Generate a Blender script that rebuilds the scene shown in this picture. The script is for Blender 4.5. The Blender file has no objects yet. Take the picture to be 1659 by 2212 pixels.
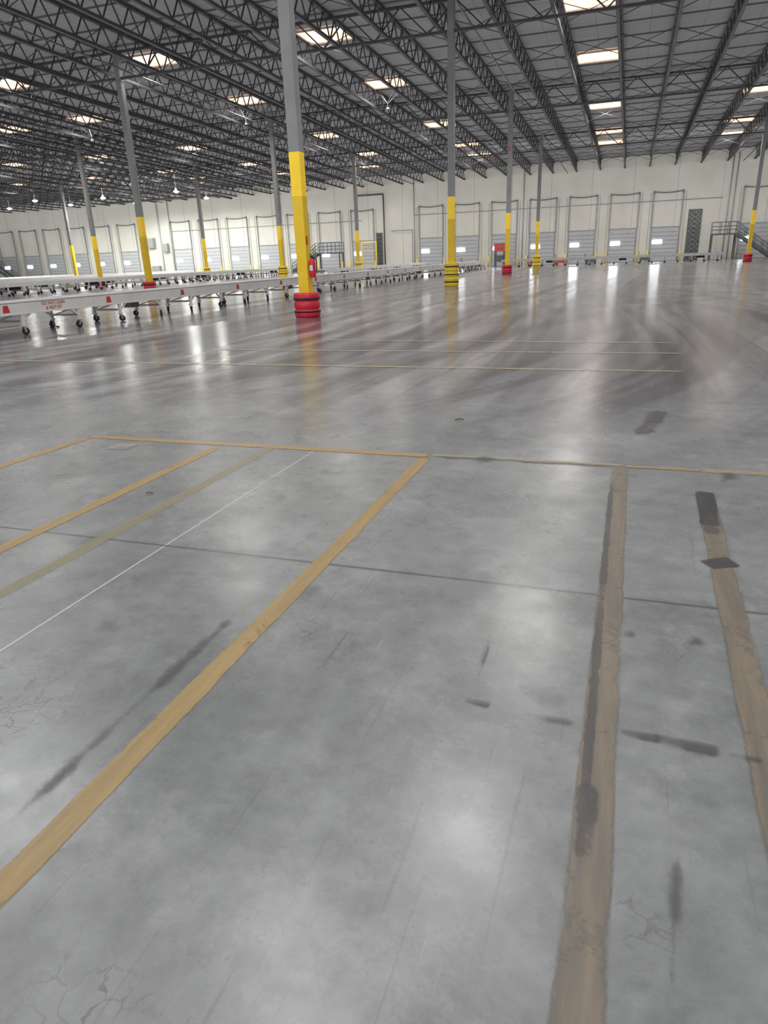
import bpy, math, random
from mathutils import Vector, Matrix
random.seed(4)
C = bpy.context.scene.collection
H = 1.5; A = math.radians(19.5); P = math.radians(20.5); R_ = math.radians(2.18); F = 1470.0
fw = Vector((-math.sin(A), math.cos(A), 0)); rt = Vector((math.cos(A), math.sin(A), 0)); Z = Vector((0, 0, 1))
try:
    bpy.context.scene.view_settings.view_transform = 'Standard'
except Exception:
    pass

# ---------- camera ----------
cam_f = fw*math.cos(P) - Z*math.sin(P)
cam_u0 = fw*math.sin(P) + Z*math.cos(P)
cam_x = rt*math.cos(R_) - cam_u0*math.sin(R_)
cam_y = rt*math.sin(R_) + cam_u0*math.cos(R_)
cd = bpy.data.cameras.new("camera"); cam = bpy.data.objects.new("camera", cd); C.objects.link(cam)
m = Matrix((cam_x, cam_y, -cam_f)).transposed().to_4x4(); m.translation = Vector((0, 0, H)); cam.matrix_world = m
cd.sensor_fit = 'HORIZONTAL'; cd.sensor_width = 36; cd.lens = F/1659*36; cd.clip_end = 500; cd.clip_start = 0.05
bpy.context.scene.camera = cam

def ray(px, py):
    return cam_f*F + cam_x*(px-829) - cam_y*(py-1106)
def fp(px, py, z=0.0):
    d = ray(px, py); return Vector((0, 0, H)) + d*((z-H)/d.z)
def yp(px, py, Y):
    d = ray(px, py); return Vector((0, 0, H)) + d*(Y/d.y)
WALL_Y = 89.0
YB = -16.0
XL, XR = -118.0, 42.0
def deck(Y): return 11.0 + 0.026*(WALL_Y-Y)
def rp(px, py):
    z = 12
    for _ in range(8):
        p = fp(px, py, z); z = deck(p.y)
    return p

# ---------- materials ----------
def mat(name, col, rough=0.5, metal=0.0, emit=None, es=0.0, var=0.0, vscale=4.0, bump=0.0, spec=0.5):
    M = bpy.data.materials.new(name); M.use_nodes = True; nt = M.node_tree; b = nt.nodes["Principled BSDF"]
    b.inputs["Base Color"].default_value = (*col, 1); b.inputs["Roughness"].default_value = rough
    b.inputs["Metallic"].default_value = metal
    b.inputs["Specular IOR Level"].default_value = spec
    if emit: b.inputs["Emission Color"].default_value = (*emit, 1); b.inputs["Emission Strength"].default_value = es
    if var > 0:
        tc = nt.nodes.new("ShaderNodeTexCoord"); n = nt.nodes.new("ShaderNodeTexNoise"); n.inputs["Scale"].default_value = vscale; n.inputs["Detail"].default_value = 6
        nt.links.new(tc.outputs["Object"], n.inputs["Vector"])
        r = nt.nodes.new("ShaderNodeValToRGB")
        r.color_ramp.elements[0].position = 0.3; r.color_ramp.elements[1].position = 0.7
        r.color_ramp.elements[0].color = (*[c*(1-var) for c in col], 1); r.color_ramp.elements[1].color = (*[min(1, c*(1+var)) for c in col], 1)
        nt.links.new(n.outputs["Fac"], r.inputs["Fac"]); nt.links.new(r.outputs["Color"], b.inputs["Base Color"])
    return M

M_steel = mat("roof_steel_dark", (0.055, 0.056, 0.06), 0.6, 0.0, var=0.25, vscale=1.5, spec=0.3)
M_purl = mat("roof_purlin_gray", (0.14, 0.14, 0.145), 0.7, 0.0, var=0.2, vscale=1.5, spec=0.2)
M_girder = mat("girder_steel_dark", (0.06, 0.061, 0.065), 0.6, 0.0, var=0.25, vscale=1.5, spec=0.3)
M_colgray = mat("column_gray_paint", (0.20, 0.205, 0.205), 0.5, var=0.12, vscale=1.2)
M_colyel = mat("column_yellow_paint", (0.90, 0.60, 0.02), 0.4, var=0.07, vscale=2)
M_red = mat("red_plastic", (0.66, 0.02, 0.05), 0.35, var=0.12, vscale=5)
M_yelp = mat("yellow_plastic", (0.88, 0.64, 0.03), 0.35, var=0.08, vscale=5)
M_black = mat("black_rubber", (0.015, 0.015, 0.017), 0.5, var=0.2)
M_white = mat("white_enamel", (0.76, 0.76, 0.74), 0.4, var=0.06, vscale=2)
M_wire = mat("painted_wire", (0.30, 0.30, 0.30), 0.6, var=0.08, vscale=2)
M_skyframe = mat("skylight_curb", (0.55, 0.50, 0.45), 0.6, var=0.08, vscale=2)
M_roller = mat("zinc_roller", (0.52, 0.55, 0.62), 0.4, 0.15, var=0.1, vscale=6)
M_galv = mat("galvanised_gray", (0.34, 0.35, 0.36), 0.45, 0.2, var=0.15)
M_dgray = mat("dark_gray_paint", (0.075, 0.085, 0.09), 0.5, var=0.15)
M_midgray = mat("mid_gray_paint", (0.22, 0.23, 0.24), 0.5, var=0.15)
M_door = mat("dock_door_panel", (0.44, 0.45, 0.47), 0.5, var=0.05)
M_doorline = mat("dock_door_groove", (0.22, 0.23, 0.25), 0.6, var=0.05)
M_track = mat("door_track_metal", (0.30, 0.31, 0.30), 0.5, 0.1, var=0.1)
M_winlit = mat("daylit_window", (0.9, 0.9, 0.9), 0.3, emit=(0.92, 0.96, 1.0), es=16.0)
M_lamp = mat("lamp_lens", (0.9, 0.9, 0.9), 0.3, emit=(1.0, 1.0, 0.97), es=40.0)
M_lampbody = mat("lamp_housing", (0.6, 0.6, 0.58), 0.4, var=0.05)
M_redsign = mat("red_sign", (0.60, 0.05, 0.04), 0.5, var=0.05)
M_boxred = mat("red_machine_paint", (0.40, 0.05, 0.045), 0.5, var=0.15)
M_brown = mat("brown_scrap", (0.10, 0.085, 0.06), 0.8, var=0.3, vscale=30)

def skylight_mat():
    M = bpy.data.materials.new("skylight_panel_warm"); M.use_nodes = True; nt = M.node_tree; b = nt.nodes["Principled BSDF"]
    tc = nt.nodes.new("ShaderNodeTexCoord"); n = nt.nodes.new("ShaderNodeTexNoise"); n.inputs["Scale"].default_value = 0.9
    nt.links.new(tc.outputs["Object"], n.inputs["Vector"])
    r = nt.nodes.new("ShaderNodeValToRGB"); r.color_ramp.elements[0].position = 0.32; r.color_ramp.elements[1].position = 0.58
    r.color_ramp.elements[0].color = (1.0, 0.48, 0.24, 1); r.color_ramp.elements[1].color = (1.0, 0.70, 0.46, 1)
    nt.links.new(n.outputs["Fac"], r.inputs["Fac"]); nt.links.new(r.outputs["Color"], b.inputs["Emission Color"])
    b.inputs["Emission Strength"].default_value = 2.1; b.inputs["Base Color"].default_value = (0.5, 0.4, 0.3, 1)
    return M
M_sky = skylight_mat()

def ceiling_mat():
    M = bpy.data.materials.new("roof_deck_panels"); M.use_nodes = True; nt = M.node_tree; b = nt.nodes["Principled BSDF"]
    tc = nt.nodes.new("ShaderNodeTexCoord"); br = nt.nodes.new("ShaderNodeTexBrick")
    nt.links.new(tc.outputs["Object"], br.inputs["Vector"])
    br.inputs["Scale"].default_value = 1.0; br.inputs["Brick Width"].default_value = 2.6; br.inputs["Row Height"].default_value = 1.2
    br.inputs["Mortar Size"].default_value = 0.02; br.offset = 0
    br.inputs["Color1"].default_value = (0.265, 0.265, 0.27, 1); br.inputs["Color2"].default_value = (0.235, 0.235, 0.242, 1); br.inputs["Mortar"].default_value = (0.16, 0.16, 0.165, 1)
    nt.links.new(br.outputs["Color"], b.inputs["Base Color"]); b.inputs["Roughness"].default_value = 0.8
    return M
def wall_mat():
    M = bpy.data.materials.new("painted_tilt_up_wall"); M.use_nodes = True; nt = M.node_tree; b = nt.nodes["Principled BSDF"]
    tc = nt.nodes.new("ShaderNodeTexCoord"); n = nt.nodes.new("ShaderNodeTexNoise"); n.inputs["Scale"].default_value = 0.35; n.inputs["Detail"].default_value = 8
    nt.links.new(tc.outputs["Object"], n.inputs["Vector"])
    r = nt.nodes.new("ShaderNodeValToRGB"); r.color_ramp.elements[0].position = 0.3; r.color_ramp.elements[1].position = 0.75
    r.color_ramp.elements[0].color = (0.57, 0.555, 0.49, 1); r.color_ramp.elements[1].color = (0.67, 0.655, 0.60, 1)
    nt.links.new(n.outputs["Fac"], r.inputs["Fac"]); nt.links.new(r.outputs["Color"], b.inputs["Base Color"]); b.inputs["Roughness"].default_value = 0.7
    return M

YT = (fp(300, 948).y+fp(930, 985).y+fp(1500, 1017).y)/3
# ---------- floor material ----------
def floor_mat():
    M = bpy.data.materials.new("polished_concrete"); M.use_nodes = True; nt = M.node_tree; L = nt.links; N = nt.nodes
    b = N["Principled BSDF"]
    tc = N.new("ShaderNodeTexCoord"); sep = N.new("ShaderNodeSeparateXYZ"); L.new(tc.outputs["Object"], sep.inputs[0])
    def noise(scale, detail=6, rough=0.55, vec=None, dist=0.0):
        n = N.new("ShaderNodeTexNoise"); n.inputs["Scale"].default_value = scale; n.inputs["Detail"].default_value = detail; n.inputs["Roughness"].default_value = rough
        n.inputs["Distortion"].default_value = dist
        L.new(vec if vec else tc.outputs["Object"], n.inputs["Vector"]); return n.outputs["Fac"]
    def ramp(f, p0, p1, c0=(0, 0, 0), c1=(1, 1, 1)):
        r = N.new("ShaderNodeValToRGB"); r.color_ramp.elements[0].position = p0; r.color_ramp.elements[1].position = p1
        r.color_ramp.elements[0].color = (*c0, 1); r.color_ramp.elements[1].color = (*c1, 1); L.new(f, r.inputs["Fac"]); return r.outputs["Color"]
    def math_(op, a, bb=None, clamp=False):
        x = N.new("ShaderNodeMath"); x.operation = op; x.use_clamp = clamp
        for i, v in enumerate((a, bb)):
            if v is None: continue
            if isinstance(v, (int, float)): x.inputs[i].default_value = v
            else: L.new(v, x.inputs[i])
        return x.outputs[0]
    def mix(fac, c1, c2, mode='MIX'):
        x = N.new("ShaderNodeMix"); x.data_type = 'RGBA'; x.blend_type = mode
        if isinstance(fac, (int, float)): x.inputs[0].default_value = fac
        else: L.new(fac, x.inputs[0])
        for i, c in ((6, c1), (7, c2)):
            if isinstance(c, tuple): x.inputs[i].default_value = (*c, 1)
            else: L.new(c, x.inputs[i])
        return x.outputs[2]
    def maprange(v, a, c, d=0.0, e=1.0):
        x = N.new("ShaderNodeMapRange"); x.inputs[1].default_value = a; x.inputs[2].default_value = c; x.inputs[3].default_value = d; x.inputs[4].default_value = e
        L.new(v, x.inputs[0]); return x.outputs[0]
    X, Y = sep.outputs[0], sep.outputs[1]
    def mapping(sx, sy, rot=0.0):
        mp = N.new("ShaderNodeMapping"); mp.inputs["Scale"].default_value = (sx, sy, 1); mp.inputs["Rotation"].default_value = (0, 0, rot)
        L.new(tc.outputs["Object"], mp.inputs["Vector"]); return mp.outputs[0]
    def track(sx, sy, bend, freq, phase, skew, seed=0.0):
        s = math_('SINE', math_('ADD', math_('MULTIPLY', Y, freq), phase)); off = math_('MULTIPLY', s, bend)
        xx = math_('ADD', math_('ADD', X, off), math_('MULTIPLY', Y, skew))
        cb = N.new("ShaderNodeCombineXYZ"); L.new(math_('MULTIPLY', xx, sx), cb.inputs[0]); L.new(math_('MULTIPLY', Y, sy), cb.inputs[1]); cb.inputs[2].default_value = seed; return cb.outputs[0]
    def arcs(cx, cy, sr, sa, seed):
        dx = math_('SUBTRACT', X, cx); dy = math_('SUBTRACT', Y, cy)
        rr = math_('SQRT', math_('ADD', math_('MULTIPLY', dx, dx), math_('MULTIPLY', dy, dy))); an = math_('ARCTAN2', dy, dx)
        cb = N.new("ShaderNodeCombineXYZ"); L.new(math_('MULTIPLY', rr, sr), cb.inputs[0]); L.new(math_('MULTIPLY', an, sa), cb.inputs[1]); cb.inputs[2].default_value = seed; return cb.outputs[0]
    near = ramp(noise(0.8, 10, 0.62, dist=0.2), 0.32, 0.68, (0.185, 0.192, 0.192), (0.325, 0.335, 0.332))
    fine = ramp(noise(6, 10, 0.75), 0.32, 0.68, (0.78, 0.78, 0.78), (1.16, 1.16, 1.16))
    near = mix(1.0, near, fine, 'MULTIPLY')
    far = ramp(noise(0.12, 5, 0.5), 0.3, 0.7, (0.235, 0.22, 0.228), (0.28, 0.266, 0.274))
    fy = maprange(Y, 3.5, 15)
    col = mix(fy, near, far)
    n1 = noise(1.0, 4, 0.6, track(1.5, 0.02, 1.2, 0.07, 0.5, 0.02)); n2 = noise(1.0, 3, 0.5, track(0.5, 0.015, 2.5, 0.06, 2.0, -0.08, 3)); n3 = noise(1.0, 2, 0.5, track(2.8, 0.025, 3.0, 0.07, 3.6, 0.08, 7))
    n4 = noise(1.0, 3, 0.5, arcs(-14, 14, 1.9, 0.7, 1.0)); n5 = noise(1.0, 3, 0.5, arcs(24, 6, 1.6, 0.6, 5.0))
    st = ramp(n1, 0.38, 0.62, (0.52, 0.50, 0.51), (1.34, 1.35, 1.35))
    st2 = ramp(n2, 0.38, 0.62, (0.76, 0.74, 0.75), (1.16, 1.16, 1.16))
    st3 = ramp(n3, 0.53, 0.62, (1, 1, 1), (0.58, 0.56, 0.56))
    a1 = ramp(n4, 0.50, 0.60, (1, 1, 1), (0.62, 0.60, 0.61))
    a2 = ramp(n5, 0.46, 0.58, (1.06, 1.06, 1.06), (0.64, 0.63, 0.63))
    fs = math_('MULTIPLY', maprange(Y, 6.5, 12), 0.95)
    col = mix(fs, col, st, 'MULTIPLY'); col = mix(fs, col, st2, 'MULTIPLY'); col = mix(fs, col, st3, 'MULTIPLY')
    am = math_('MULTIPLY', maprange(Y, 5.3, 8), maprange(Y, 26, 70, 1.0, 0.0)); col = mix(math_('MULTIPLY', am, 0.9), col, a1, 'MULTIPLY'); col = mix(math_('MULTIPLY', am, 0.9), col, a2, 'MULTIPLY')
    nf = maprange(Y, 6, 10, 1.0, 0.0)
    sp = ramp(noise(3.2, 3, 0.5), 0.62, 0.74); col = mix(math_('MULTIPLY', math_('MULTIPLY', sp, nf), 0.50), col, (0.11, 0.11, 0.112))
    lt = ramp(noise(1.3, 12, 0.8, mapping(1, 1, 0.6)), 0.53, 0.66); col = mix(math_('MULTIPLY', math_('MULTIPLY', lt, nf), 0.42), col, (0.44, 0.445, 0.44))
    dk = ramp(noise(1.0, 10, 0.78, mapping(0.8, 1.2, -0.4)), 0.53, 0.66); col = mix(math_('MULTIPLY', math_('MULTIPLY', dk, nf), 0.45), col, (0.13, 0.133, 0.133))
    for (sx, sy, ro) in ((40, 0.8, 0.5), (50, 0.9, -0.35), (35, 1.0, 1.3), (60, 1.5, 0.9)):
        s = ramp(noise(1.0, 2, 0.4, mapping(sx, sy, ro)), 0.71, 0.75); col = mix(math_('MULTIPLY', math_('MULTIPLY', s, nf), 0.30), col, (0.12, 0.12, 0.12))
    s = ramp(noise(1.0, 2, 0.4, mapping(70, 2.0, -1.0)), 0.72, 0.76); col = mix(math_('MULTIPLY', math_('MULTIPLY', s, nf), 0.25), col, (0.45, 0.45, 0.45))
    vo = N.new("ShaderNodeTexVoronoi"); vo.feature = 'DISTANCE_TO_EDGE'; vo.inputs["Scale"].default_value = 11
    wv = N.new("ShaderNodeVectorMath"); wv.operation = 'ADD'; nn = N.new("ShaderNodeTexNoise"); nn.inputs["Scale"].default_value = 5; nn.inputs["Detail"].default_value = 5
    sc = N.new("ShaderNodeVectorMath"); sc.operation = 'SCALE'; sc.inputs["Scale"].default_value = 0.35; L.new(tc.outputs["Object"], nn.inputs["Vector"]); L.new(nn.outputs["Color"], sc.inputs[0])
    L.new(tc.outputs["Object"], wv.inputs[0]); L.new(sc.outputs[0], wv.inputs[1]); L.new(wv.outputs[0], vo.inputs["Vector"])
    ck = math_('LESS_THAN', vo.outputs["Distance"], 0.035); pm_ = ramp(noise(1.1, 6, 0.7), 0.54, 0.64)
    col = mix(math_('MULTIPLY', math_('MULTIPLY', math_('MULTIPLY', ck, pm_), nf), 0.5), col, (0.11, 0.105, 0.105))
    def line(coord, c, w, color, strength, mask=None):
        d = math_('ABSOLUTE', math_('SUBTRACT', coord, c)); mk = math_('LESS_THAN', d, w)
        if mask is not None: mk = math_('MULTIPLY', mk, mask)
        return mix(math_('MULTIPLY', mk, strength), col, color)
    x0 = (fp(0, 1400).x + fp(680, 975).x)/2
    col = line(X, x0+0.008, 0.006, (0.13, 0.125, 0.125), 0.5, maprange(Y, YT-0.2, YT+0.4, 1.0, 0.0))
    col = line(X, x0, 0.007, (0.55, 0.55, 0.54), 0.8, maprange(Y, YT-0.2, YT+0.4, 1.0, 0.0))
    col = line(X, x0, 0.008, (0.12, 0.11, 0.11), 0.35, maprange(Y, YT, YT+0.5))
    y0 = (fp(300, 1170).y + fp(1500, 1312).y)/2
    blotch = ramp(noise(1.4, 6, 0.7), 0.35, 0.6, (0.35, 0.35, 0.35), (1, 1, 1))
    col = line(Y, y0, 0.018, (0.14, 0.13, 0.13), 0.45, blotch)
    col = line(Y, y0, 0.007, (0.08, 0.075, 0.075), 0.7)
    for k in (1, 3, 6, 10):
        col = line(Y, y0+4.57*k, 0.012, (0.12, 0.11, 0.11), 0.3)
    L.new(col, b.inputs["Base Color"])
    ra = ramp(noise(1.1, 9, 0.7), 0.32, 0.68, (0.20, 0.20, 0.20), (0.37, 0.37, 0.37))
    rb = ramp(n1, 0.36, 0.64, (0.23, 0.23, 0.23), (0.16, 0.16, 0.16))
    L.new(mix(maprange(Y, 5, 10), ra, rb), b.inputs["Roughness"])
    b.inputs["Specular IOR Level"].default_value = 0.42
    bp = N.new("ShaderNodeBump"); bp.inputs["Strength"].default_value = 0.02; bp.inputs["Distance"].default_value = 0.01
    L.new(noise(1.5, 2), bp.inputs["Height"]); L.new(bp.outputs[0], b.inputs["Normal"])
    return M

def tape_mat(name, col, col2, worn, rough=0.4, maxt=0.8, soft=0.12, base_t=0.0, ends=None):
    """worn floor tape: opaque core, ragged edges and scraped-through patches"""
    M = bpy.data.materials.new(name); M.use_nodes = True; nt = M.node_tree; L = nt.links; N = nt.nodes; b = N["Principled BSDF"]; out = N["Material Output"]
    tc = N.new("ShaderNodeTexCoord"); mp = N.new("ShaderNodeMapping"); mp.inputs["Scale"].default_value = (9, 0.8, 1); L.new(tc.outputs["Object"], mp.inputs[0])
    n = N.new("ShaderNodeTexNoise"); n.inputs["Scale"].default_value = 1.5; n.inputs["Detail"].default_value = 8; n.inputs["Roughness"].default_value = 0.7; L.new(mp.outputs[0], n.inputs["Vector"])
    r = N.new("ShaderNodeValToRGB"); r.color_ramp.elements[0].position = 0.36; r.color_ramp.elements[1].position = 0.62
    r.color_ramp.elements[0].color = (*col, 1); r.color_ramp.elements[1].color = (*col2, 1); L.new(n.outputs["Fac"], r.inputs[0]); L.new(r.outputs[0], b.inputs["Base Color"])
    b.inputs["Roughness"].default_value = rough
    n2 = N.new("ShaderNodeTexNoise"); n2.inputs["Scale"].default_value = 2.2; n2.inputs["Detail"].default_value = 12; n2.inputs["Roughness"].default_value = 0.8; L.new(tc.outputs["Object"], n2.inputs["Vector"])
    sp = N.new("ShaderNodeSeparateXYZ"); L.new(tc.outputs["Generated"], sp.inputs[0])
    def m_(op, a, c=None, clamp=False):
        x = N.new("ShaderNodeMath"); x.operation = op; x.use_clamp = clamp
        for i, v in enumerate((a, c)):
            if v is None: continue
            if isinstance(v, (int, float)): x.inputs[i].default_value = v
            else: L.new(v, x.inputs[i])
        return x.outputs[0]
    es = ends if ends else 0.02
    def edge(k):
        e = m_('ABSOLUTE', m_('SUBTRACT', sp.outputs[k], 0.5)); s_ = soft if k == 0 else es
        return m_('MAXIMUM', m_('MULTIPLY', m_('SUBTRACT', e, 0.5-s_), 0.22/s_), 0.0)
    v = m_('ADD', m_('ADD', n2.outputs["Fac"], edge(0)), edge(1))
    r2 = N.new("ShaderNodeValToRGB"); r2.color_ramp.elements[0].position = worn; r2.color_ramp.elements[1].position = worn+0.14; L.new(v, r2.inputs[0])
    fac = m_('ADD', m_('MULTIPLY', r2.outputs[0], maxt-base_t), base_t)
    tr = N.new("ShaderNodeBsdfTransparent"); ms = N.new("ShaderNodeMixShader"); L.new(fac, ms.inputs[0]); L.new(b.outputs[0], ms.inputs[1]); L.new(tr.outputs[0], ms.inputs[2])
    L.new(ms.outputs[0], out.inputs["Surface"]); return M
T_yel = tape_mat("yellow_floor_tape", (0.34, 0.235, 0.11), (0.47, 0.325, 0.14), 0.56, maxt=0.88, soft=0.12, base_t=0.10)
T_pale = tape_mat("worn_pale_yellow_tape", (0.42, 0.35, 0.21), (0.36, 0.31, 0.20), 0.58, maxt=0.85, soft=0.15, base_t=0.45)
T_far = tape_mat("far_pale_yellow_tape", (0.50, 0.42, 0.25), (0.44, 0.38, 0.25), 0.54, maxt=0.9, soft=0.15, base_t=0.40)
T_brown = tape_mat("scuffed_brown_tape", (0.18, 0.158, 0.135), (0.30, 0.24, 0.175), 0.54, maxt=0.9, soft=0.14, base_t=0.15)
T_dark = tape_mat("dark_worn_tape", (0.095, 0.09, 0.09), (0.15, 0.14, 0.135), 0.50, maxt=1.0, soft=0.3, base_t=0.30, ends=0.12)
T_black = tape_mat("black_tape", (0.06, 0.058, 0.06), (0.10, 0.095, 0.095), 0.54, maxt=0.9, soft=0.12, base_t=0.18, ends=0.06)
T_scuff = tape_mat("rubber_scuff", (0.10, 0.098, 0.10), (0.13, 0.125, 0.125), 0.48, maxt=1.0, soft=0.5, base_t=0.45, ends=0.2)
T_pink = tape_mat("faded_white_line", (0.46, 0.44, 0.42), (0.40, 0.38, 0.36), 0.52, maxt=0.9, soft=0.19, base_t=0.45)

# ---------- mesh builder ----------
class MB:
    def __init__(s): s.v = []; s.f = []; s.m = []; s.sm = []
    def box(s, c, d, m=0):
        x, y, z = c; a, b, e = d[0]/2, d[1]/2, d[2]/2; o = len(s.v)
        s.v += [(x+i*a, y+j*b, z+k*e) for k in (-1, 1) for j in (-1, 1) for i in (-1, 1)]
        for q in ((0, 2, 3, 1), (4, 5, 7, 6), (0, 1, 5, 4), (2, 6, 7, 3), (0, 4, 6, 2), (1, 3, 7, 5)):
            s.f.append(tuple(o+t for t in q)); s.m.append(m); s.sm.append(False)
    def bar(s, p, q, w, h=None, m=0):
        h = h or w; p = Vector(p); q = Vector(q); d = (q-p).normalized()
        up = Vector((0, 0, 1)) if abs(d.z) < 0.95 else Vector((0, 1, 0))
        r = d.cross(up).normalized(); u = r.cross(d).normalized(); o = len(s.v)
        for e in (p, q):
            for (i, j) in ((-1, -1), (1, -1), (1, 1), (-1, 1)): s.v.append(tuple(e + r*(i*w/2) + u*(j*h/2)))
        for t in ((3, 2, 1, 0), (4, 5, 6, 7), (0, 1, 5, 4), (1, 2, 6, 5), (2, 3, 7, 6), (3, 0, 4, 7)):
            s.f.append(tuple(o+k for k in t)); s.m.append(m); s.sm.append(False)
    def cyl(s, p, q, r, n=12, m=0, r2=None):
        r2 = r if r2 is None else r2; p = Vector(p); q = Vector(q); d = (q-p).normalized()
        up = Vector((0, 0, 1)) if abs(d.z) < 0.95 else Vector((0, 1, 0)); a = d.cross(up).normalized(); b = a.cross(d).normalized(); o = len(s.v)
        for e, rr in ((p, r), (q, r2)):
            for i in range(n):
                t = 2*math.pi*i/n; s.v.append(tuple(e + a*(math.cos(t)*rr) + b*(math.sin(t)*rr)))
        for i in range(n):
            j = (i+1) % n; s.f.append((o+i, o+j, o+n+j, o+n+i)); s.m.append(m); s.sm.append(True)
        s.f.append(tuple(o+i for i in reversed(range(n)))); s.m.append(m); s.sm.append(False)
        s.f.append(tuple(o+n+i for i in range(n))); s.m.append(m); s.sm.append(False)
    def lathe(s, prof, n=32, c=(0, 0, 0), m=0, closed=True):
        o = len(s.v); k = len(prof)
        for (r, z) in prof:
            for i in range(n):
                t = 2*math.pi*i/n; s.v.append((c[0]+r*math.cos(t), c[1]+r*math.sin(t), c[2]+z))
        rng = range(k) if closed else range(k-1)
        for a in rng:
            b = (a+1) % k
            for i in range(n):
                j = (i+1) % n; s.f.append((o+a*n+i, o+a*n+j, o+b*n+j, o+b*n+i)); s.m.append(m); s.sm.append(True)
    def mesh(s, name, mats):
        me = bpy.data.meshes.new(name); me.from_pydata(s.v, [], s.f)
        for M in mats: me.materials.append(M)
        me.polygons.foreach_set("material_index", s.m); me.polygons.foreach_set("use_smooth", s.sm); me.update(); return me
def put(name, me, loc=(0, 0, 0), parent=None, label=None, cat=None, group=None, kind=None, rot=0.0):
    o = bpy.data.objects.new(name, me); C.objects.link(o); o.location = loc; o.rotation_euler = (0, 0, rot)
    if parent: o.parent = parent
    if label: o["label"] = label
    if cat: o["category"] = cat
    if group: o["group"] = group
    if kind: o["kind"] = kind
    return o

# ---------- shell ----------
b = MB(); b.box(((XL+XR)/2, (YB+WALL_Y)/2, -0.15), (XR-XL, WALL_Y-YB, 0.3))
put("floor", b.mesh("floor", [floor_mat()]), kind="structure", label="polished gray concrete warehouse slab with tyre streaks", cat="floor")
b = MB(); b.box(((XL+XR)/2, WALL_Y+0.2, 5.6), (XR-XL, 0.4, 11.2))
x = XL+4
WM = wall_mat()
while x < XR:
    b.box((x, WALL_Y-0.005, 5.5), (0.03, 0.02, 11.0), 1); x += 4.55
put("wall_back", b.mesh("wall_back", [WM, M_track]), kind="structure", label="cream painted concrete wall behind the dock doors", cat="wall")
b = MB(); b.box((XL-0.2, (YB+WALL_Y)/2, 6.5), (0.4, WALL_Y-YB, 13.6)); put("wall_left", b.mesh("wall_left", [WM]), kind="structure", label="cream painted side wall", cat="wall")
b = MB(); b.box((XR+0.2, (YB+WALL_Y)/2, 6.5), (0.4, WALL_Y-YB, 13.6)); put("wall_right", b.mesh("wall_right", [WM]), kind="structure", label="cream painted side wall", cat="wall")
b = MB(); z0, z1 = deck(YB), deck(WALL_Y+0.4)
b.v = [(XL, YB, z0), (XR, YB, z0), (XR, WALL_Y+0.4, z1), (XL, WALL_Y+0.4, z1), (XL, YB, z0+0.3), (XR, YB, z0+0.3), (XR, WALL_Y+0.4, z1+0.3), (XL, WALL_Y+0.4, z1+0.3)]
b.f = [(0, 3, 2, 1), (4, 5, 6, 7), (0, 1, 5, 4), (1, 2, 6, 5), (2, 3, 7, 6), (3, 0, 4, 7)]; b.m = [0]*6; b.sm = [False]*6
put("ceiling", b.mesh("ceiling", [ceiling_mat()]), kind="structure", label="dark gray panelled roof deck", cat="ceiling")

# ---------- roof trusses ----------
def truss_y(y0, y1, depth, panel, ch):
    b = MB(); zt = lambda y: deck(y)-0.10; zb = lambda y: deck(y)-0.10-depth
    b.bar((0, y0, zt(y0)), (0, y1, zt(y1)), ch*1.5, ch*1.2); b.bar((0, y0, zb(y0)), (0, y1, zb(y1)), ch*1.4, ch*1.2)
    y = y0; up = True
    while y + panel <= y1:
        p = (0, y, zt(y) if up else zb(y)); q = (0, y+panel, zb(y+panel) if up else zt(y+panel)); b.bar(p, q, ch*0.5); up = not up; y += panel
    return b
jm = truss_y(YB+0.2, WALL_Y-0.05, 1.0, 0.65, 0.11).mesh("roof_joist", [M_steel])
JX0 = -4.0; PITCH = 2.6
k0 = math.ceil((XL+1-JX0)/PITCH); k1 = math.floor((XR-1-JX0)/PITCH)
for k in range(k0, k1+1):
    put("roof_joist", jm, (JX0+PITCH*k, 0, 0), label="dark steel open-web joist under the roof deck", cat="roof joist", group="parallel roof joists")
COLX = [-8.5+18.2*k for k in range(-5, 3)]; COLY = [18.2+17.4*k for k in range(-1, 4)]
b = MB(); dpt = 1.2; L0, L1 = XL+0.5, XR-0.5
for w in (-0.06, 0.06):
    b.bar((L0, w, 0), (L1, w, 0), 0.05, 0.10); b.bar((L0, w, -dpt), (L1, w, -dpt), 0.05, 0.10)
x = L0; up = True
while x+1.3 <= L1:
    b.bar((x, 0, 0 if up else -dpt), (x+1.3, 0, -dpt if up else 0), 0.06); up = not up; x += 1.3
gm = b.mesh("roof_girder", [M_girder])
for y in COLY:
    put("roof_girder", gm, (0, y, deck(y)-0.22), label="dark steel truss girder carried by the columns", cat="girder", group="truss girders on the column lines")
b = MB(); x = JX0+PITCH*k0
for k in range(k0, k1):
    xa = JX0+PITCH*k; b.bar((xa, 0, -0.15), (xa+PITCH, 0, -1.05), 0.03); b.bar((xa, 0, -1.05), (xa+PITCH, 0, -0.15), 0.03)
bm_ = b.mesh("roof_bridging_bar", [M_steel])
y = YB+2
while y < WALL_Y-1:
    if min(abs(y-c) for c in COLY) > 1.0:
        put("roof_bridging_bar", bm_, (0, y, deck(y)), label="thin dark diagonal bridging between the joists", cat="roof bar", group="bridging bars")
    y += 5.8
b = MB(); b.box(((L0+L1)/2, 0, 0), (L1-L0, 0.05, 0.05)); pm = b.mesh("roof_purlin", [M_purl])
y = YB+1
while y < WALL_Y-0.5:
    put("roof_purlin", pm, (0, y, deck(y)-0.04), label="thin gray purlin against the roof deck", cat="purlin", group="roof purlins"); y += 2.4
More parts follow.
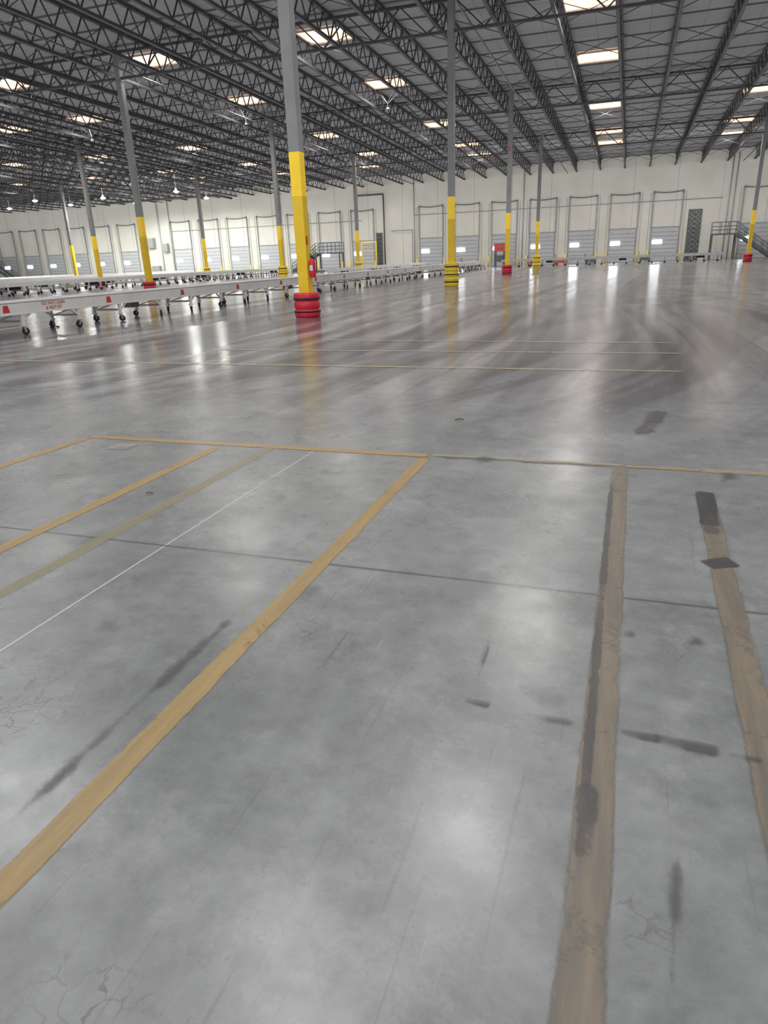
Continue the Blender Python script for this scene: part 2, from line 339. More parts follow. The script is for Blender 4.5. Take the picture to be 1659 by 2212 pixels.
for x in (-98.7, -80.5, -62.3, -44.1, -25.9, -7.6, 10.5):
    b = MB(); b.cyl((0, YB+0.5, deck(YB+.5)-1.25), (0, WALL_Y-0.3, deck(WALL_Y-.3)-1.25), 0.045, 10)
    put("sprinkler_pipe", b.mesh("sprinkler_pipe", [M_dgray]), (x, 0, 0), label="gray sprinkler pipe hung beneath the joists", cat="pipe", group="sprinkler pipes")

# ---------- skylights ----------
sk = [(690,73),(297,130),(815,178),(498,217),(215,250),(1290,118),(1307,224),(1317,276),(1321,304),(1230,2),(930,267),(685,292),(440,314),(228,335),
      (992,310),(1023,333),(557,350),(765,332),(812,355),(620,370),(365,367),(440,382),(1645,187),(1618,248),(1595,284),(10,178),(8,278),(34,352),(25,392),(188,382),(275,398)]
pts = [rp(*p) for p in sk]; pts = [(p.x, p.y) for p in pts]
pts += [(-2.7, 1.5), (-2.7, 12.6), (-2.7, 23.8), (-15.7, 0), (-15.7, 11.4), (-15.7, 25.5), (-28.7, 2), (-28.7, 14), (-28.7, 26), (-41.7, 4), (-41.7, 16), (10.3, 2), (10.3, 13), (10.3, 25), (10.3, 38), (-5.3, 8.4),
        (23.3, 6), (23.3, 20), (23.3, 34), (23.3, 48), (23.3, 62), (23.3, 77), (-2.7, -9), (-15.7, -10), (10.3, -9), (-54.7, 10), (-54.7, 24), (-70, 22)]  # skylights out of view; right row and those behind camera added for lighting
fr = MB()
for s in (-1, 1):
    fr.box((s*1.18, 0, -0.05), (0.04, 1.98, 0.09)); fr.box((0, s*0.99, -0.05), (2.4, 0.04, 0.09))
frm = fr.mesh("skylight_frame", [M_skyframe])
pn = MB()
pn.box((0, 0, -0.015), (2.32, 1.94, 0.03)); pnm = pn.mesh("skylight_panel", [M_sky])
used = []; sky_xy = []
tilt = -math.atan(0.026)
for (x, y) in pts:
    xs = -2.7 + PITCH*round((x+2.7)/PITCH)
    if y > WALL_Y-2 or any(abs(xs-a) < 1 and abs(y-c) < 2.6 for a, c in used): continue
    for c in COLY:
        if abs(y-c) < 1.4: y = c + (1.45 if y >= c else -1.45)
    used.append((xs, y)); sky_xy.append((xs, y))
    o = put("window_%d" % (len(used)), frm, (xs, y, deck(y)-0.05), label="square glowing warm-toned skylight between roof joists", cat="skylight", group="roof skylights", kind="structure")
    o.rotation_euler = (tilt, 0, 0)
    q = put("skylight_panel", pnm, (0, 0, 0), parent=o)
for (x, y) in sky_xy:
    l = bpy.data.lights.new("skylight_light", 'SPOT'); e = 1200 + 500*min(1, max(0, (y-10)/35))
    if 6 < y < 14 and -20 < x < 0: e *= 1.3
    l.energy = e; l.spot_size = math.radians(165); l.spot_blend = 0.6; l.shadow_soft_size = 0.85; l.color = (1.0, 0.98, 0.965) if y > 14 else (0.97, 0.99, 1.0)
    lo = bpy.data.objects.new("skylight_light", l); C.objects.link(lo); lo.location = (x, y, deck(y)-0.35)
def area(name, loc, rot, sx, sy, e, col=(1, 1, 1)):
    l = bpy.data.lights.new(name, 'AREA'); l.shape = 'RECTANGLE'; l.size = sx; l.size_y = sy; l.energy = e; l.color = col
    lo = bpy.data.objects.new(name, l); C.objects.link(lo); lo.location = loc; lo.rotation_euler = rot
area("added_roof_fill", (-38, 36, 3.0), (math.pi, 0, 0), 150, 100, 21000, (0.98, 0.985, 1.0))  # added fill light without a fixture, brightens the roof from below
area("added_dock_wall_fill", (-38, 74, 6.5), (math.radians(90), 0, 0), 150, 6, 3200, (1, 0.99, 0.96))  # invisible extra light facing the dock wall, added to brighten it

def pendant(px, py):
    p = rp(px, py); z = deck(p.y); xs = -2.7 + PITCH*round((p.x+2.7)/PITCH)
    b = MB()
    for sx in (-1, 1):
        for sy in (-1, 1): b.bar((sx*1.0, sy*0.9, -0.1), (0, 0, -1.25), 0.007)
    b.bar((0, 0, -1.25), (0, 0, -1.5), 0.015)
    top = put("pendant_frame", b.mesh("pendant_frame", [M_wire]), (xs, p.y, z), label="thin wire hanger with small fixture below skylight", cat="light fixture", group="hanging fixtures")
    b = MB(); b.lathe([(0.04, 0.08), (0.10, 0.02), (0.11, -0.02), (0.0001, -0.02), (0.0001, 0.08)], 16, (0, 0, -1.55)); put("lamp_shade", b.mesh("lamp_shade", [M_wire]), parent=top)
for p in ((498, 217), (215, 250), (815, 178)): pendant(*p)

for (px, py) in ((75, 433), (152, 442), (222, 427), (292, 438), (380, 413), (445, 427), (20, 450)):
    p = fp(px, py, 9.3)
    if p.y > WALL_Y-1 or p.x < XL: p = yp(px, py, WALL_Y-4)
    b = MB(); b.cyl((0, 0, 0.25), (0, 0, deck(p.y)-p.z-0.02), 0.015, 6); b.lathe([(0.08, 0.3), (0.12, 0.12), (0.34, -0.06), (0.30, -0.06), (0.08, 0.1)], 20)
    o = put("high_bay_lamp", b.mesh("high_bay_lamp", [M_lampbody]), tuple(p), label="bright white high-bay lamp hanging from the roof", cat="lamp", group="lit high-bay lamps")
    b = MB(); b.lathe([(0.29, 0.0), (0.27, -0.08), (0.15, -0.16), (0.001, -0.18), (0.001, 0.0)], 20); put("lamp_lens", b.mesh("lamp_lens", [M_lamp]), parent=o)
    l = bpy.data.lights.new("high_bay_light", 'SPOT'); l.energy = 2600; l.spot_size = math.radians(175); l.spot_blend = 0.4; l.shadow_soft_size = 0.3; l.color = (0.97, 1.0, 0.92)
    lo = bpy.data.objects.new("high_bay_light", l); C.objects.link(lo); lo.location = (p.x, p.y, p.z-0.25)

# ---------- columns ----------
def ring_guard(h, ribs):
    prof = [(0.235, 0)]; n = ribs*8
    for i in range(n+1):
        t = i/n; ph = (t*ribs) % 1.0; r = 0.33 + 0.035*abs(math.sin(math.pi*ph))**0.6
        prof.append((r, t*h))
    prof.append((0.235, h)); return prof
def make_guard(x, y, col, h, ribs):
    b = MB(); b.lathe(ring_guard(h, ribs), 40)
    col_m = M_red if col == "red" else M_yelp
    o = put("column_guard", b.mesh("column_guard", [col_m]), (x, y, 0), label=f"{col} ribbed plastic column guard with black straps", cat="column guard", group="column guards")
    for z in ((0.16, 0.50) if h < 0.9 else (0.22, 0.58, 0.95)):
        s = MB(); s.lathe([(0.35, -0.025), (0.374, -0.025), (0.374, 0.025), (0.35, 0.025)], 40, (0, 0, z)); put("strap", s.mesh("strap", [M_black]), parent=o)
guards = {(0, 0): "red", (0, 1): "yellow", (0, 2): "red", (0, 3): "yellow", (-1, 1): "red", (-1, 2): "yellow", (-1, 3): "yellow", (-2, 2): "red", (-2, 3): "yellow", (-3, 3): "red", (1, 3): "red"}
YH = 4.15
for ix in range(-5, 3):
    for iy in range(-1, 4):
        x = -8.5+18.2*ix; y = 18.2+17.4*iy
        b = MB(); top = deck(y)-0.12
        b.box((0, 0, YH/2+0.01), (0.30, 0.30, YH-0.02), 1); b.box((0, 0, (YH+top)/2), (0.30, 0.30, top-YH), 0)
        b.box((0, 0, 0.012), (0.42, 0.42, 0.024), 0)
        b.box((0, 0, top-1.45), (0.36, 0.36, 0.05), 0)
        o = put("steel_column", b.mesh("steel_column", [M_colgray, M_colyel]), (x, y, 0), label="square steel column, gray above yellow lower band", cat="column", group="warehouse columns")
        if (ix, iy) in ((0, 2), (-1, 3), (-2, 2)):
            s = MB(); s.box((0.0, -0.16, 8.2), (0.08, 0.02, 0.34)); put("sign_plate", s.mesh("sign_plate", [M_redsign]), parent=o, label="small red location plate")
        g = guards.get((ix, iy), "red" if (ix+iy) % 2 == 0 else "yellow")
        make_guard(x, y, g, 0.66 if g == "red" else 1.15, 3 if g == "red" else 5)

# fire extinguisher on nearest column
ex = put("fire_extinguisher", None, (-8.5+0.25, 18.2-0.02, 1.05), label="red fire extinguisher mounted on the yellow column", cat="fire extinguisher")
b = MB(); b.lathe([(0.0001, 0), (0.075, 0), (0.085, 0.03), (0.085, 0.40), (0.06, 0.47), (0.025, 0.50), (0.0001, 0.50)], 24, closed=False); put("cylinder", b.mesh("cylinder", [M_red]), parent=ex)
b = MB(); b.box((0, 0, 0.53), (0.05, 0.05, 0.06)); b.bar((0, -0.02, 0.57), (0.0, -0.14, 0.60), 0.02); b.bar((0, -0.02, 0.54), (0, -0.13, 0.53), 0.02); put("handle", b.mesh("handle", [M_black]), parent=ex)
b = MB(); b.bar((0.04, 0, 0.53), (0.12, 0, 0.42), 0.02); b.bar((0.12, 0, 0.42), (0.11, 0, 0.12), 0.02); put("hose", b.mesh("hose", [M_black]), parent=ex)
b = MB(); b.box((0, -0.087, 0.25), (0.09, 0.006, 0.14)); put("paper_label", b.mesh("paper_label", [M_white]), parent=ex)
b = MB(); b.box((-0.05, 0.05, 0.30), (0.1, 0.06, 0.06)); put("bracket", b.mesh("bracket", [M_dgray]), parent=ex)
b = MB(); b.box((-8.5+0.155, 18.2-0.06, 2.0), (0.01, 0.10, 0.22)); 
put("extinguisher_sign", b.mesh("extinguisher_sign", [M_redsign]), label="small red notice fixed to the yellow column", cat="sign")

# ---------- conveyors ----------
ML = 3.66; W = 0.95; TOP = 0.80
def conveyor_parts():
    d = {}
    b = MB(); b.box((0, 0, TOP-0.15), (0.05, ML-0.01, 0.29)); b.box((0.015, 0, TOP-0.005), (0.07, ML-0.01, 0.02)); b.box((0.015, 0, TOP-0.295), (0.07, ML-0.01, 0.02)); d['rail'] = b.mesh("side_rail", [M_white])
    b = MB(); n = 44
    for i in range(n):
        y = -ML/2 + (i+0.5)*ML/n; b.cyl((-W/2+0.03, y, TOP-0.035), (W/2-0.03, y, TOP-0.035), 0.031, 8)
    d['bed'] = b.mesh("roller_bed", [M_roller])
    b = MB(); b.bar((0, 0, TOP-0.28), (0, 0, 0.24), 0.06, 0.09); b.bar((0, 0.30, TOP-0.29), (0, 0.02, 0.33), 0.05, 0.04); b.box((0, 0, 0.22), (0.12, 0.14, 0.03)); d['leg'] = b.mesh("leg", [M_white])
    b = MB(); b.cyl((-0.028, 0.03, 0.085), (0.028, 0.03, 0.085), 0.085, 18, 0); b.cyl((-0.033, 0.03, 0.085), (0.033, 0.03, 0.085), 0.03, 10, 1)
    for s in (-1, 1): b.bar((s*0.04, 0.03, 0.07), (s*0.04, 0, 0.205), 0.01, 0.05, 1)
    b.box((0, 0, 0.2), (0.1, 0.08, 0.015), 1); d['caster'] = b.mesh("caster", [M_black, M_galv])
    b = MB(); b.bar((-W/2, 0, 0.33), (W/2, 0, 0.33), 0.05); b.bar((-W/2, 0, 0.30), (W/2, 0, 0.55), 0.03); d['brace'] = b.mesh("cross_brace", [M_galv])
    b = MB(); b.box((0, 0, 0.41), (0.30, 0.36, 0.18)); b.cyl((-0.25, 0.1, 0.43), (-0.15, 0.1, 0.43), 0.07, 14); b.box((0.17, 0, 0.42), (0.03, 0.25, 0.12)); d['motor'] = b.mesh("drive_motor", [M_midgray])
    b = MB(); b.v = [(0.03, -0.11, TOP-0.24), (0.03, 0.11, TOP-0.24), (0.03, 0.07, TOP-0.07), (0.03, -0.07, TOP-0.07)]; b.f = [(0, 1, 2, 3)]; b.m = [0]; b.sm = [False]; d['tag'] = b.mesh("warning_sticker", [M_redsign])
    return d
D = conveyor_parts()
def conveyor_module(x, y, rot=0.0, motor=True):
    o = put("roller_conveyor", None, (x, y, 0), label="white mobile roller conveyor section on black casters", cat="conveyor", group="roller conveyor line", rot=rot)
    put("side_rail", D['rail'], (W/2, 0, 0), o); q = put("side_rail", D['rail'], (-W/2, 0, 0), o); q.rotation_euler = (0, 0, math.pi)
    put("roller_bed", D['bed'], (0, 0, 0), o, kind="stuff")
    for yy in (-0.75, 1.2):
        put("cross_brace", D['brace'], (0, yy, 0), o)
        for s in (-1, 1):
            lg = put("leg", D['leg'], (s*W/2, yy, 0), o); lg.rotation_euler = (0, 0, 0 if yy < 0 else math.pi)
            c = put("caster", D['caster'], (0, 0, 0), lg); c.rotation_euler = (0, 0, random.uniform(-0.7, 0.7))
    if motor: put("drive_motor", D['motor'], (0.0, 0.4, 0), o)
    put("warning_sticker", D['tag'], (W/2, -1.2, 0), o, label="red warning sticker")
    return o
d = ray(232, 645); yS = d.y*((-14.7+W/2)/d.x)
YC0 = yS + 1.2 - 3*ML
for k in range(19):
    o = conveyor_module(-14.7, YC0+ML*k, motor=(k % 3 == 0))
def text_mesh(body, size, M):
    cu = bpy.data.curves.new("txt", 'FONT'); cu.body = body; cu.size = size; cu.align_x = 'CENTER'; cu.extrude = 0.001
    to = bpy.data.objects.new("txt", cu); C.objects.link(to); bpy.context.view_layer.update()
    dg = bpy.context.evaluated_depsgraph_get(); me = bpy.data.meshes.new_from_object(to.evaluated_get(dg)); bpy.data.objects.remove(to)
    me.materials.clear(); me.materials.append(M); me.name = "warning_lettering"; return me
d = ray(115, 655); tX = -14.7+W/2+0.03; ty = d.y*(tX/d.x)
kk = int(round((ty-YC0)/ML)); par = [o for o in C.objects if o.name.startswith("roller_conveyor") and abs(o.location.y-(YC0+ML*kk)) < 0.1][0]
t = put("warning_lettering", text_mesh("DO NOT LEAN\n& NOT SIT", 0.12, M_redsign), (W/2+0.032, ty-(YC0+ML*kk), TOP-0.13), par)
t.rotation_euler = (math.pi/2, 0, math.pi/2)

def far_conv_mesh(n):
    b = MB(); Ln = ML*n
    for s in (-1, 1): b.box((s*W/2, 0, TOP-0.12), (0.05, Ln-0.02, 0.24), 0)
    k = int(Ln/0.14)
    for i in range(k):
        y = -Ln/2+(i+0.5)*Ln/k; b.cyl((-W/2+0.03, y, TOP-0.05), (W/2-0.03, y, TOP-0.05), 0.055, 6, 1)
    for i in range(3*n):
        y = -Ln/2+(i+0.5)*ML/3
        for s in (-1, 1):
            b.bar((s*W/2, y, TOP-0.2), (s*W/2, y, 0.15), 0.07, 0.07, 0); b.cyl((s*W/2-0.03, y, 0.085), (s*W/2+0.03, y, 0.085), 0.085, 12, 2)
        b.bar((-W/2, y, 0.3), (W/2, y, 0.3), 0.05, 0.05, 2)
    b.box((0, Ln*0.2, 0.45), (0.5, 0.8, 0.2), 2)
    return b
fm = far_conv_mesh(2).mesh("roller_conveyor", [M_white, M_roller, M_black])
fm2 = far_conv_mesh(2).mesh("roller_conveyor", [M_galv, M_galv, M_black])
def far_line(x0, y0, x1, y1, me=None):
    L = math.hypot(x1-x0, y1-y0); n = int(L/(2*ML)); a = math.atan2(y1-y0, x1-x0)-math.pi/2
    for i in range(n):
        t = (i+0.5)/n; put("roller_conveyor", me or fm, (x0+(x1-x0)*t, y0+(y1-y0)*t, 0), label="long white roller conveyor section on casters" if me is None else "long gray roller conveyor section on casters", cat="conveyor", group="distant roller conveyors", rot=a)
far_line(-13.2, 78.8, 8.8, 78.8, fm2)
far_line(-38, 24, -38, 75.3); far_line(-41.5, 30, -41.5, 74); far_line(-57, 34, -57, 85.3); far_line(-60, 40, -60, 84)
far_line(-78, 50, -78, 87); far_line(-23, 52, -23, 81.4)

# ---------- dock doors ----------
pb = MB(); DW, DH = 2.85, 3.5
n = 8
for i in range(n):
    z = DH*(i+0.5)/n; pb.box((0, -0.06, z), (DW, 0.06, DH/n-0.05), 0)
pb.box((0, -0.04, DH/2), (DW, 0.05, DH), 1); pbm = pb.mesh("door_panel", [M_door, M_doorline])
tb = MB(); tb.box((0, -0.12, 3.7), (0.07, 0.1, 7.35)); 
for z in (1, 2.2, 3.4, 4.6, 5.8, 7.0): tb.box((0, -0.05, z), (0.16, 0.1, 0.06))
tbm = tb.mesh("track", [M_track])
hb = MB(); N_ = 8; ptsb = [(-1.55+3.1*i/N_, -0.14, 7.25-0.14*math.sin(math.pi*i/N_)) for i in range(N_+1)]
for i in range(N_): hb.bar(ptsb[i], ptsb[i+1], 0.05, 0.09)
hb.box((-1.5, -0.14, 7.2), (0.10, 0.10, 0.22)); hb.box((1.5, -0.14, 7.2), (0.10, 0.10, 0.22)); hbm = hb.mesh("spring_shaft", [M_dgray])
lb = MB(); lb.box((0, -0.03, 3.6), (3.1, 0.06, 0.10)); lb.box((-1.62, -0.02, 5.4), (0.04, 0.04, 3.7)); lb.box((1.62, -0.02, 5.4), (0.04, 0.04, 3.7)); lb.box((-1.85, -0.02, 3.6), (0.04, 0.04, 7.2)); lb.box((1.85, -0.02, 3.6), (0.04, 0.04, 7.2)); lbm = lb.mesh("lintel", [M_track])
wb = MB(); wb.box((-0.75, -0.11, 2.05), (1.0, 0.03, 0.42)); wbm = wb.mesh("window_pane", [M_winlit])
num = 0
for k in range(-24, 5):
    if k in (2, -6, -14): continue
    num += 1; x = -1.1+4.55*k
    o = put(f"door_{num}", None, (x, WALL_Y, 0), kind="structure", label="gray sectional dock door with tall vertical lift tracks", cat="dock door", group="row of dock doors")
    put("door_panel", pbm, (0, 0, 0), o); put("spring_shaft", hbm, (0, 0, 0), o); put("lintel", lbm, (0, 0, 0), o)
    for s in (-1, 1): put("track", tbm, (s*1.5, 0, 0), o)
    if k > -22: put("window_pane", wbm, (0, 0, 0), o, label="bright daylit door window")
bb = MB(); bb.cyl((0, 0, 0), (0, 0, 1.1), 0.08, 16); bb.lathe([(0.08, 0), (0.06, 0.05), (0.001, 0.075)], 16, (0, 0, 1.1), closed=False); bbm = bb.mesh("bollard", [M_yelp])
for k in range(-12, 4):
    if k in (2, -6): continue
    for s in (-1, 1): put("bollard", bbm, (-1.1+4.55*k+s*1.75, WALL_Y-0.6, 0), label="yellow steel bollard beside a dock door", cat="bollard", group="dock door bollards")

def pipe(name, pts_, r, M, label, cat="pipe"):
    b = MB()
    for i in range(len(pts_)-1): b.cyl(pts_[i], pts_[i+1], r, 8)
    put(name, b.mesh(name, [M]), label=label, cat=cat)
pipe("wall_conduit", [(-26, WALL_Y-0.1, 6.3), (9, WALL_Y-0.1, 6.3)], 0.035, M_galv, "thin gray conduit run along the cream wall")
pipe("wall_conduit", [(-62, WALL_Y-0.1, 6.0), (-33, WALL_Y-0.1, 6.0)], 0.035, M_galv, "thin gray conduit run along the cream wall")
for x in (9.6, 10.1, -12.5, -61.9, -63.7, -66.6, -26.0, -44.4):
    pipe("wall_downpipe", [(x, WALL_Y-0.12, 0), (x, WALL_Y-0.12, 10.6)], 0.05, M_galv, "gray vertical pipe on the cream wall")
pipe("riser_pipe", [(-29.9, WALL_Y-0.4, 0.0), (-29.9, WALL_Y-0.4, 8.9), (-33.5, WALL_Y-0.4, 8.9)], 0.09, M_dgray, "thick dark sprinkler riser with bend on the wall")
pipe("riser_pipe", [(-26.2, WALL_Y-0.4, 0.0), (-26.2, WALL_Y-0.4, 4.6), (-29.0, WALL_Y-0.4, 4.6)], 0.04, M_midgray, "dark bent pipe beside the riser")
pipe("roof_main_pipe", [(-70, WALL_Y-3, 9.9), (-52, WALL_Y-3, 9.9), (-51, WALL_Y-1, 9.6)], 0.14, M_dgray, "dark main pipe under roof near the wall")

def lattice(x, w, z0, z1):
    b = MB()
    for s in (-1, 1): b.box((s*w/2, -0.1, (z0+z1)/2), (0.12, 0.1, z1-z0))
    for z in (z0+0.06, z1): b.box((0, -0.1, z), (w+0.12, 0.1, 0.12))
    b.box((0, -0.1, (z0+z1)/2), (0.08, 0.08, z1-z0))
    n = int((z1-z0)/0.45)
    for i in range(n):
        za = z0+0.05+(z1-z0-0.05)*i/n; zb = z0+0.05+(z1-z0-0.05)*(i+1)/n
        b.bar((-w/2, -0.1, za), (w/2, -0.1, za), 0.08)
        for c in (-w/4, w/4):
            b.bar((c-w/4, -0.1, za), (c+w/4, -0.1, zb), 0.085); b.bar((c+w/4, -0.1, za), (c-w/4, -0.1, zb), 0.085)
    put("lattice_screen", b.mesh("lattice_screen", [M_dgray]), (x, WALL_Y, 0), label="tall black metal lattice screen on the cream wall", cat="metal screen")
lattice(6.4, 1.25, 0.0, 5.2); lattice(-30.7, 0.7, 0.0, 4.4)

for (x, z, w, h) in ((-65.3, 4.6, 1.2, 1.3), (-62.9, 3.9, 0.9, 1.1), (-64.9, 0.76, 1.3, 1.5)):
    b = MB(); b.box((0, -0.35, 0), (w, 0.5, h)); b.box((0, -0.08, -h*0.3), (w*.6, 0.1, h*.1)); o = put("electrical_cabinet", b.mesh("electrical_cabinet", [M_galv]), (x, WALL_Y, z), label="gray electrical cabinet mounted on the wall", cat="electrical cabinet", group="wall cabinets")
    b = MB(); b.box((0, -0.62, 0), (w*0.88, 0.03, h*0.88)); b.box((w*0.35, -0.65, 0), (0.04, 0.04, 0.2)); put("cabinet_door", b.mesh("cabinet_door", [M_track]), parent=o)

def stair(x, y, hp, dirn, pw=2.4, label=""):
    o = put("access_stair", None, (x, y, 0), label=label, cat="stairs", group="dock access stairs")
    b = MB(); b.box((0, 0, hp-0.08), (pw, 1.4, 0.16)); put("platform", b.mesh("platform", [M_dgray]), parent=o)
    for sx in (-1, 1):
        for sy in (-1, 1):
            b = MB(); b.bar((sx*(pw/2-0.06), sy*0.64, 0), (sx*(pw/2-0.06), sy*0.64, hp-0.1), 0.13); put("post", b.mesh("post", [M_dgray]), parent=o)
    n = int(hp/0.19); run = 0.27*n; x0 = dirn*pw/2
    for s in (-1, 1):
        b = MB(); b.bar((x0, s*0.55, hp-0.08), (x0+dirn*run, s*0.55, 0.16), 0.05, 0.32); put("stringer", b.mesh("stringer", [M_dgray]), parent=o)
        b = MB()
        for hh in (0.35, 0.7, 1.05):
            b.bar((x0, s*0.62, hp+hh), (x0+dirn*run, s*0.62, hh+0.05), 0.06)
        for i in range(5):
            t_ = i/4; b.bar((x0+dirn*run*t_, s*0.62, hp*(1-t_)), (x0+dirn*run*t_, s*0.62, hp*(1-t_)+1.05), 0.06)
        put("stair_railing", b.mesh("stair_railing", [M_dgray]), parent=o)
        b = MB()
        for hh in (0.35, 0.7, 1.1): b.bar((-pw/2, s*0.66, hp+hh), (pw/2, s*0.66, hp+hh), 0.06)
        for i in range(4):
            xx = -pw/2+pw*i/3; b.bar((xx, s*0.66, hp), (xx, s*0.66, hp+1.1), 0.06)
        put("platform_railing", b.mesh("platform_railing", [M_dgray]), parent=o)
    for i in range(n):
        b = MB(); b.box((x0+dirn*(i+0.5)*0.27, 0, hp-(i+1)*hp/(n+1)), (0.26, 1.06, 0.05)); put("tread", b.mesh("tread", [M_dgray]), parent=o)
LB = "dark gray steel stair with platform and railings"
stair(9.1, 85, 2.6, 1, 2.4, LB); stair(-34.8, 82, 2.3, -1, 3.2, LB); stair(-92.5, 84, 2.7, 1, 4.0, LB)

b = MB()
for s in (-1, 1): b.bar((s*0.85, 0, 0), (s*0.85, 0, 3.2), 0.1)
for z in (2.2, 3.15, 1.1): b.bar((-0.85, 0, z), (0.85, 0, z), 0.1)
put("gate_frame", b.mesh("gate_frame", [M_yelp]), (-27.5, 76, 0), label="yellow tubular steel gate frame near conveyors", cat="frame")
o = put("red_machine", None, (-14.6, 85.5, 0), label="red boxed machine on dark legs near dock door", cat="machine")
b = MB(); b.box((0, 0, 2.1), (1.2, 1.0, 0.9)); b.box((0.1, -0.52, 2.2), (0.7, 0.05, 0.4)); put("housing", b.mesh("housing", [M_boxred]), parent=o)
for sx in (-1, 1):
    for sy in (-1, 1):
        b = MB(); b.bar((sx*0.5, sy*0.4, 0), (sx*0.5, sy*0.4, 1.67), 0.1); put("leg", b.mesh("leg", [M_dgray]), parent=o)
b = MB(); b.box((0, 0, 0.9), (1.0, 0.9, 0.7)); put("motor_box", b.mesh("motor_box", [M_dgray]), parent=o)
for (x, y, c) in ((-10.5, 84, M_boxred), (-4.2, 84.5, M_dgray), (-7.5, 85, M_boxred), (1.5, 85, M_dgray), (-18, 83, M_dgray)):
    o = put("hand_cart", None, (x, y, 0), label="small metal hand cart parked near dock doors", cat="cart", group="carts by the dock")
    b = MB(); b.box((0, 0, 0.45), (1.1, 0.7, 0.5)); b.box((0, 0, 0.2), (1.2, 0.8, 0.06)); put("body", b.mesh("body", [c]), parent=o)
    b = MB(); b.bar((-0.6, -0.3, 0.2), (-0.65, -0.3, 1.1), 0.04); b.bar((-0.6, 0.3, 0.2), (-0.65, 0.3, 1.1), 0.04); b.bar((-0.65, -0.3, 1.1), (-0.65, 0.3, 1.1), 0.04); put("push_handle", b.mesh("push_handle", [M_dgray]), parent=o)
    for sx in (-1, 1):
        for sy in (-1, 1):
            b = MB(); b.cyl((sx*0.45, sy*0.3-0.025, 0.09), (sx*0.45, sy*0.3+0.025, 0.09), 0.09, 14); put("wheel", b.mesh("wheel", [M_black]), parent=o)

# ---------- floor markings ----------
zc = [0.0015]
def strip(x0, y0, x1, y1, w, M, label, name="floor_tape_line"):
    zc[0] += 0.0002; z = zc[0]
    a = Vector((x0, y0)); c = Vector((x1, y1)); d = (c-a); L = d.length; d.normalize(); n = max(2, int(L/0.25))
    b = MB()
    for i in range(n+1):
        t = i/n
        for s in (-1, 1):
            b.v.append((s*w/2+random.uniform(-1, 1)*w*0.02, -L/2+L*t, 0))
    for i in range(n): b.f.append((2*i, 2*i+1, 2*i+3, 2*i+2)); b.m.append(0); b.sm.append(False)
    mid = (a+c)/2
    return put(name, b.mesh(name, [M]), (mid.x, mid.y, z), label=label, cat="floor marking", rot=math.atan2(d.y, d.x)-math.pi/2)
def pstrip(p1, p2, w, M, label, ext1=0.0, ext2=0.0, name="floor_tape_line"):
    a = fp(*p1); c = fp(*p2); d = (c-a).normalized(); a -= d*ext1; c += d*ext2
    return strip(a.x, a.y, c.x, c.y, w, M, label, name)
pstrip((5, 1918), (918, 988), 0.10, T_yel, "worn yellow tape line on gray concrete", ext1=1.2)
pstrip((0, 1187), (467, 967), 0.10, T_yel, "worn yellow tape line on gray concrete", ext1=2.5)
pstrip((0, 1284), (588, 966), 0.10, T_pale, "faded pale yellow tape line on concrete", ext1=2.0)
pstrip((0, 1008), (200, 943), 0.10, T_yel, "worn yellow tape line on gray concrete", ext1=3.0)
pstrip((196, 943), (930, 985), 0.10, T_yel, "yellow tape line crossing the bay lines")
pstrip((930, 985), (1350, 1008), 0.13, T_dark, "scuffed dark tape line crossing the lanes")
pstrip((930, 983), (1350, 1006), 0.06, T_far, "faded yellow tape line on concrete")
pstrip((1350, 1008), (1512, 1017), 0.06, T_pale, "short faded yellow tape line between two lanes")
pstrip((1350, 1008), (1512, 1017), 0.04, T_yel, "short yellow tape line between two lanes")
pstrip((1512, 1017), (1660, 1025), 0.09, T_far, "faded yellow tape line on concrete", ext2=2)
pstrip((1248, 2180), (1339, 1012), 0.116, T_brown, "scuffed brownish tape line with dark wear", ext1=0.6)
pstrip((1246, 1900), (1322, 1030), 0.045, T_dark, "dark rubber scuff along the tape line", name="floor_scuff")
pstrip((1256, 1870), (1272, 1690), 0.075, T_dark, "dark rubber scuff along the tape line", name="floor_scuff")
pstrip((1622, 1500), (1522, 1067), 0.116, T_brown, "scuffed brownish tape line with dark wear", ext1=1.2)
pstrip((1541, 1165), (1521, 1060), 0.122, T_dark, "dark patch of tape on the brown line")
pstrip((1534, 1138), (1521, 1062), 0.116, T_black, "dark patch of tape on the brown line")
pstrip((1524, 1222), (1584, 1214), 0.12, T_black, "short black tape patch across brown line")
pstrip((0, 779), (1480, 803), 0.11, T_far, "faded yellow tape line across open floor", ext1=2)
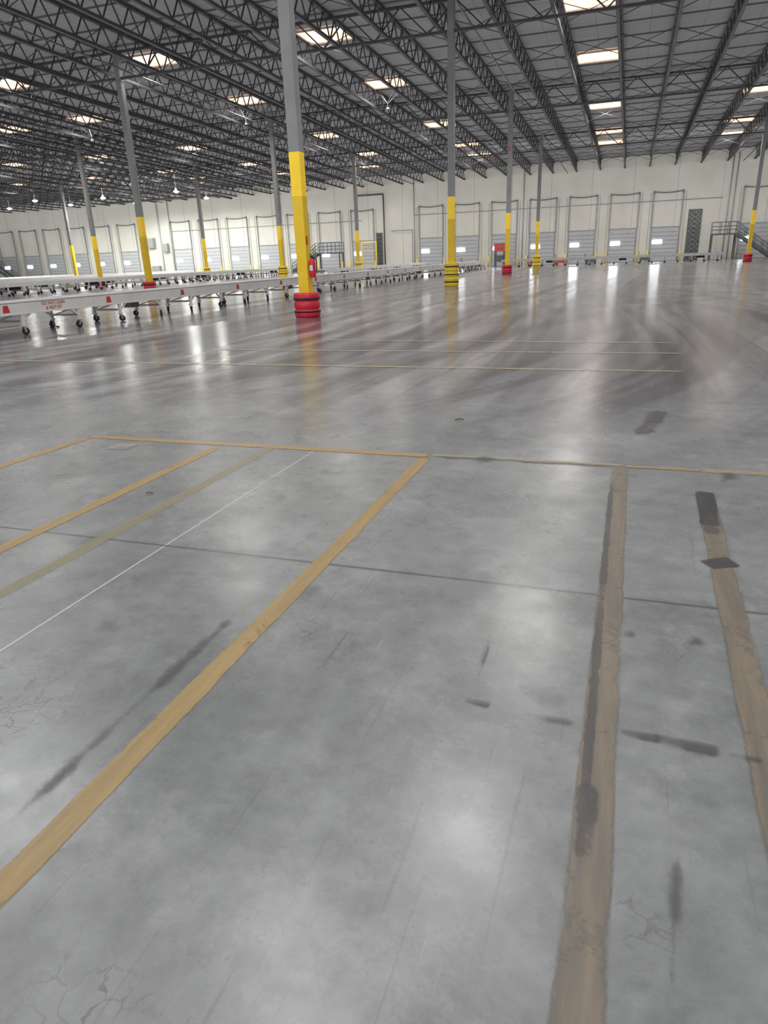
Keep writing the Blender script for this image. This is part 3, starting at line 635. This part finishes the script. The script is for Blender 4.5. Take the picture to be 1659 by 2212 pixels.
pstrip((450, 755), (1480, 764), 0.12, T_pink, "faint whitish line across open floor")
pstrip((700, 735), (1459, 741), 0.14, T_pink, "faint whitish line across open floor")
def pscuff(p1, p2, w, M=T_scuff):
    pstrip(p1, p2, w, M, "dark tyre scuff mark on gray concrete", name="floor_scuff")
pscuff((-20, 1810), (552, 1290), 0.10); pscuff((-20, 1810), (190, 1630), 0.07)
pscuff((1000, 1512), (1060, 1525), 0.04, T_dark); pscuff((1110, 1540), (1255, 1568), 0.06); pscuff((1330, 1580), (1430, 1600), 0.05, T_dark); pscuff((1400, 1592), (1560, 1628), 0.07, T_dark); pscuff((1560, 1628), (1659, 1650), 0.05)
pscuff((1385, 942), (1428, 885), 0.22, T_dark); pscuff((1445, 2212), (1465, 1820), 0.05); pscuff((1030, 1010), (1055, 985), 0.3)
pscuff((1560, 1050), (1580, 1020), 0.2); pscuff((1020, 1500), (1060, 1380), 0.03); pscuff((250, 972), (275, 960), 0.25, T_pink)
pscuff((1340, 1375), (1372, 1368), 0.09, T_scuff); pscuff((1480, 1400), (1515, 1380), 0.10, T_scuff)

def litter(px, py, s, label):
    p = fp(px, py); b = MB(); n = 9
    for i in range(n):
        t0 = -1+2*i/n; t1 = -1+2*(i+1)/n
        b.bar((t0*s, math.sin(t0*3)*s*0.35, 0.012+abs(math.cos(t0*2))*s*0.25), (t1*s, math.sin(t1*3)*s*0.35, 0.012+abs(math.cos(t1*2))*s*0.25), s*0.55, s*0.18)
    put("debris_scrap", b.mesh("debris_scrap", [M_brown]), (p.x, p.y, 0.0), label=label, cat="debris")
litter(992, 909, 0.035, "small dark crumpled scrap on concrete"); litter(323, 1069, 0.022, "tiny brown scrap on concrete"); litter(118, 708, 0.12, "dark crumpled scrap beneath the conveyor")

# ---------- world ----------
w = bpy.data.worlds.new("world"); bpy.context.scene.world = w; w.use_nodes = True
w.node_tree.nodes["Background"].inputs[0].default_value = (0.93, 0.96, 1.0, 1); w.node_tree.nodes["Background"].inputs[1].default_value = 1.2
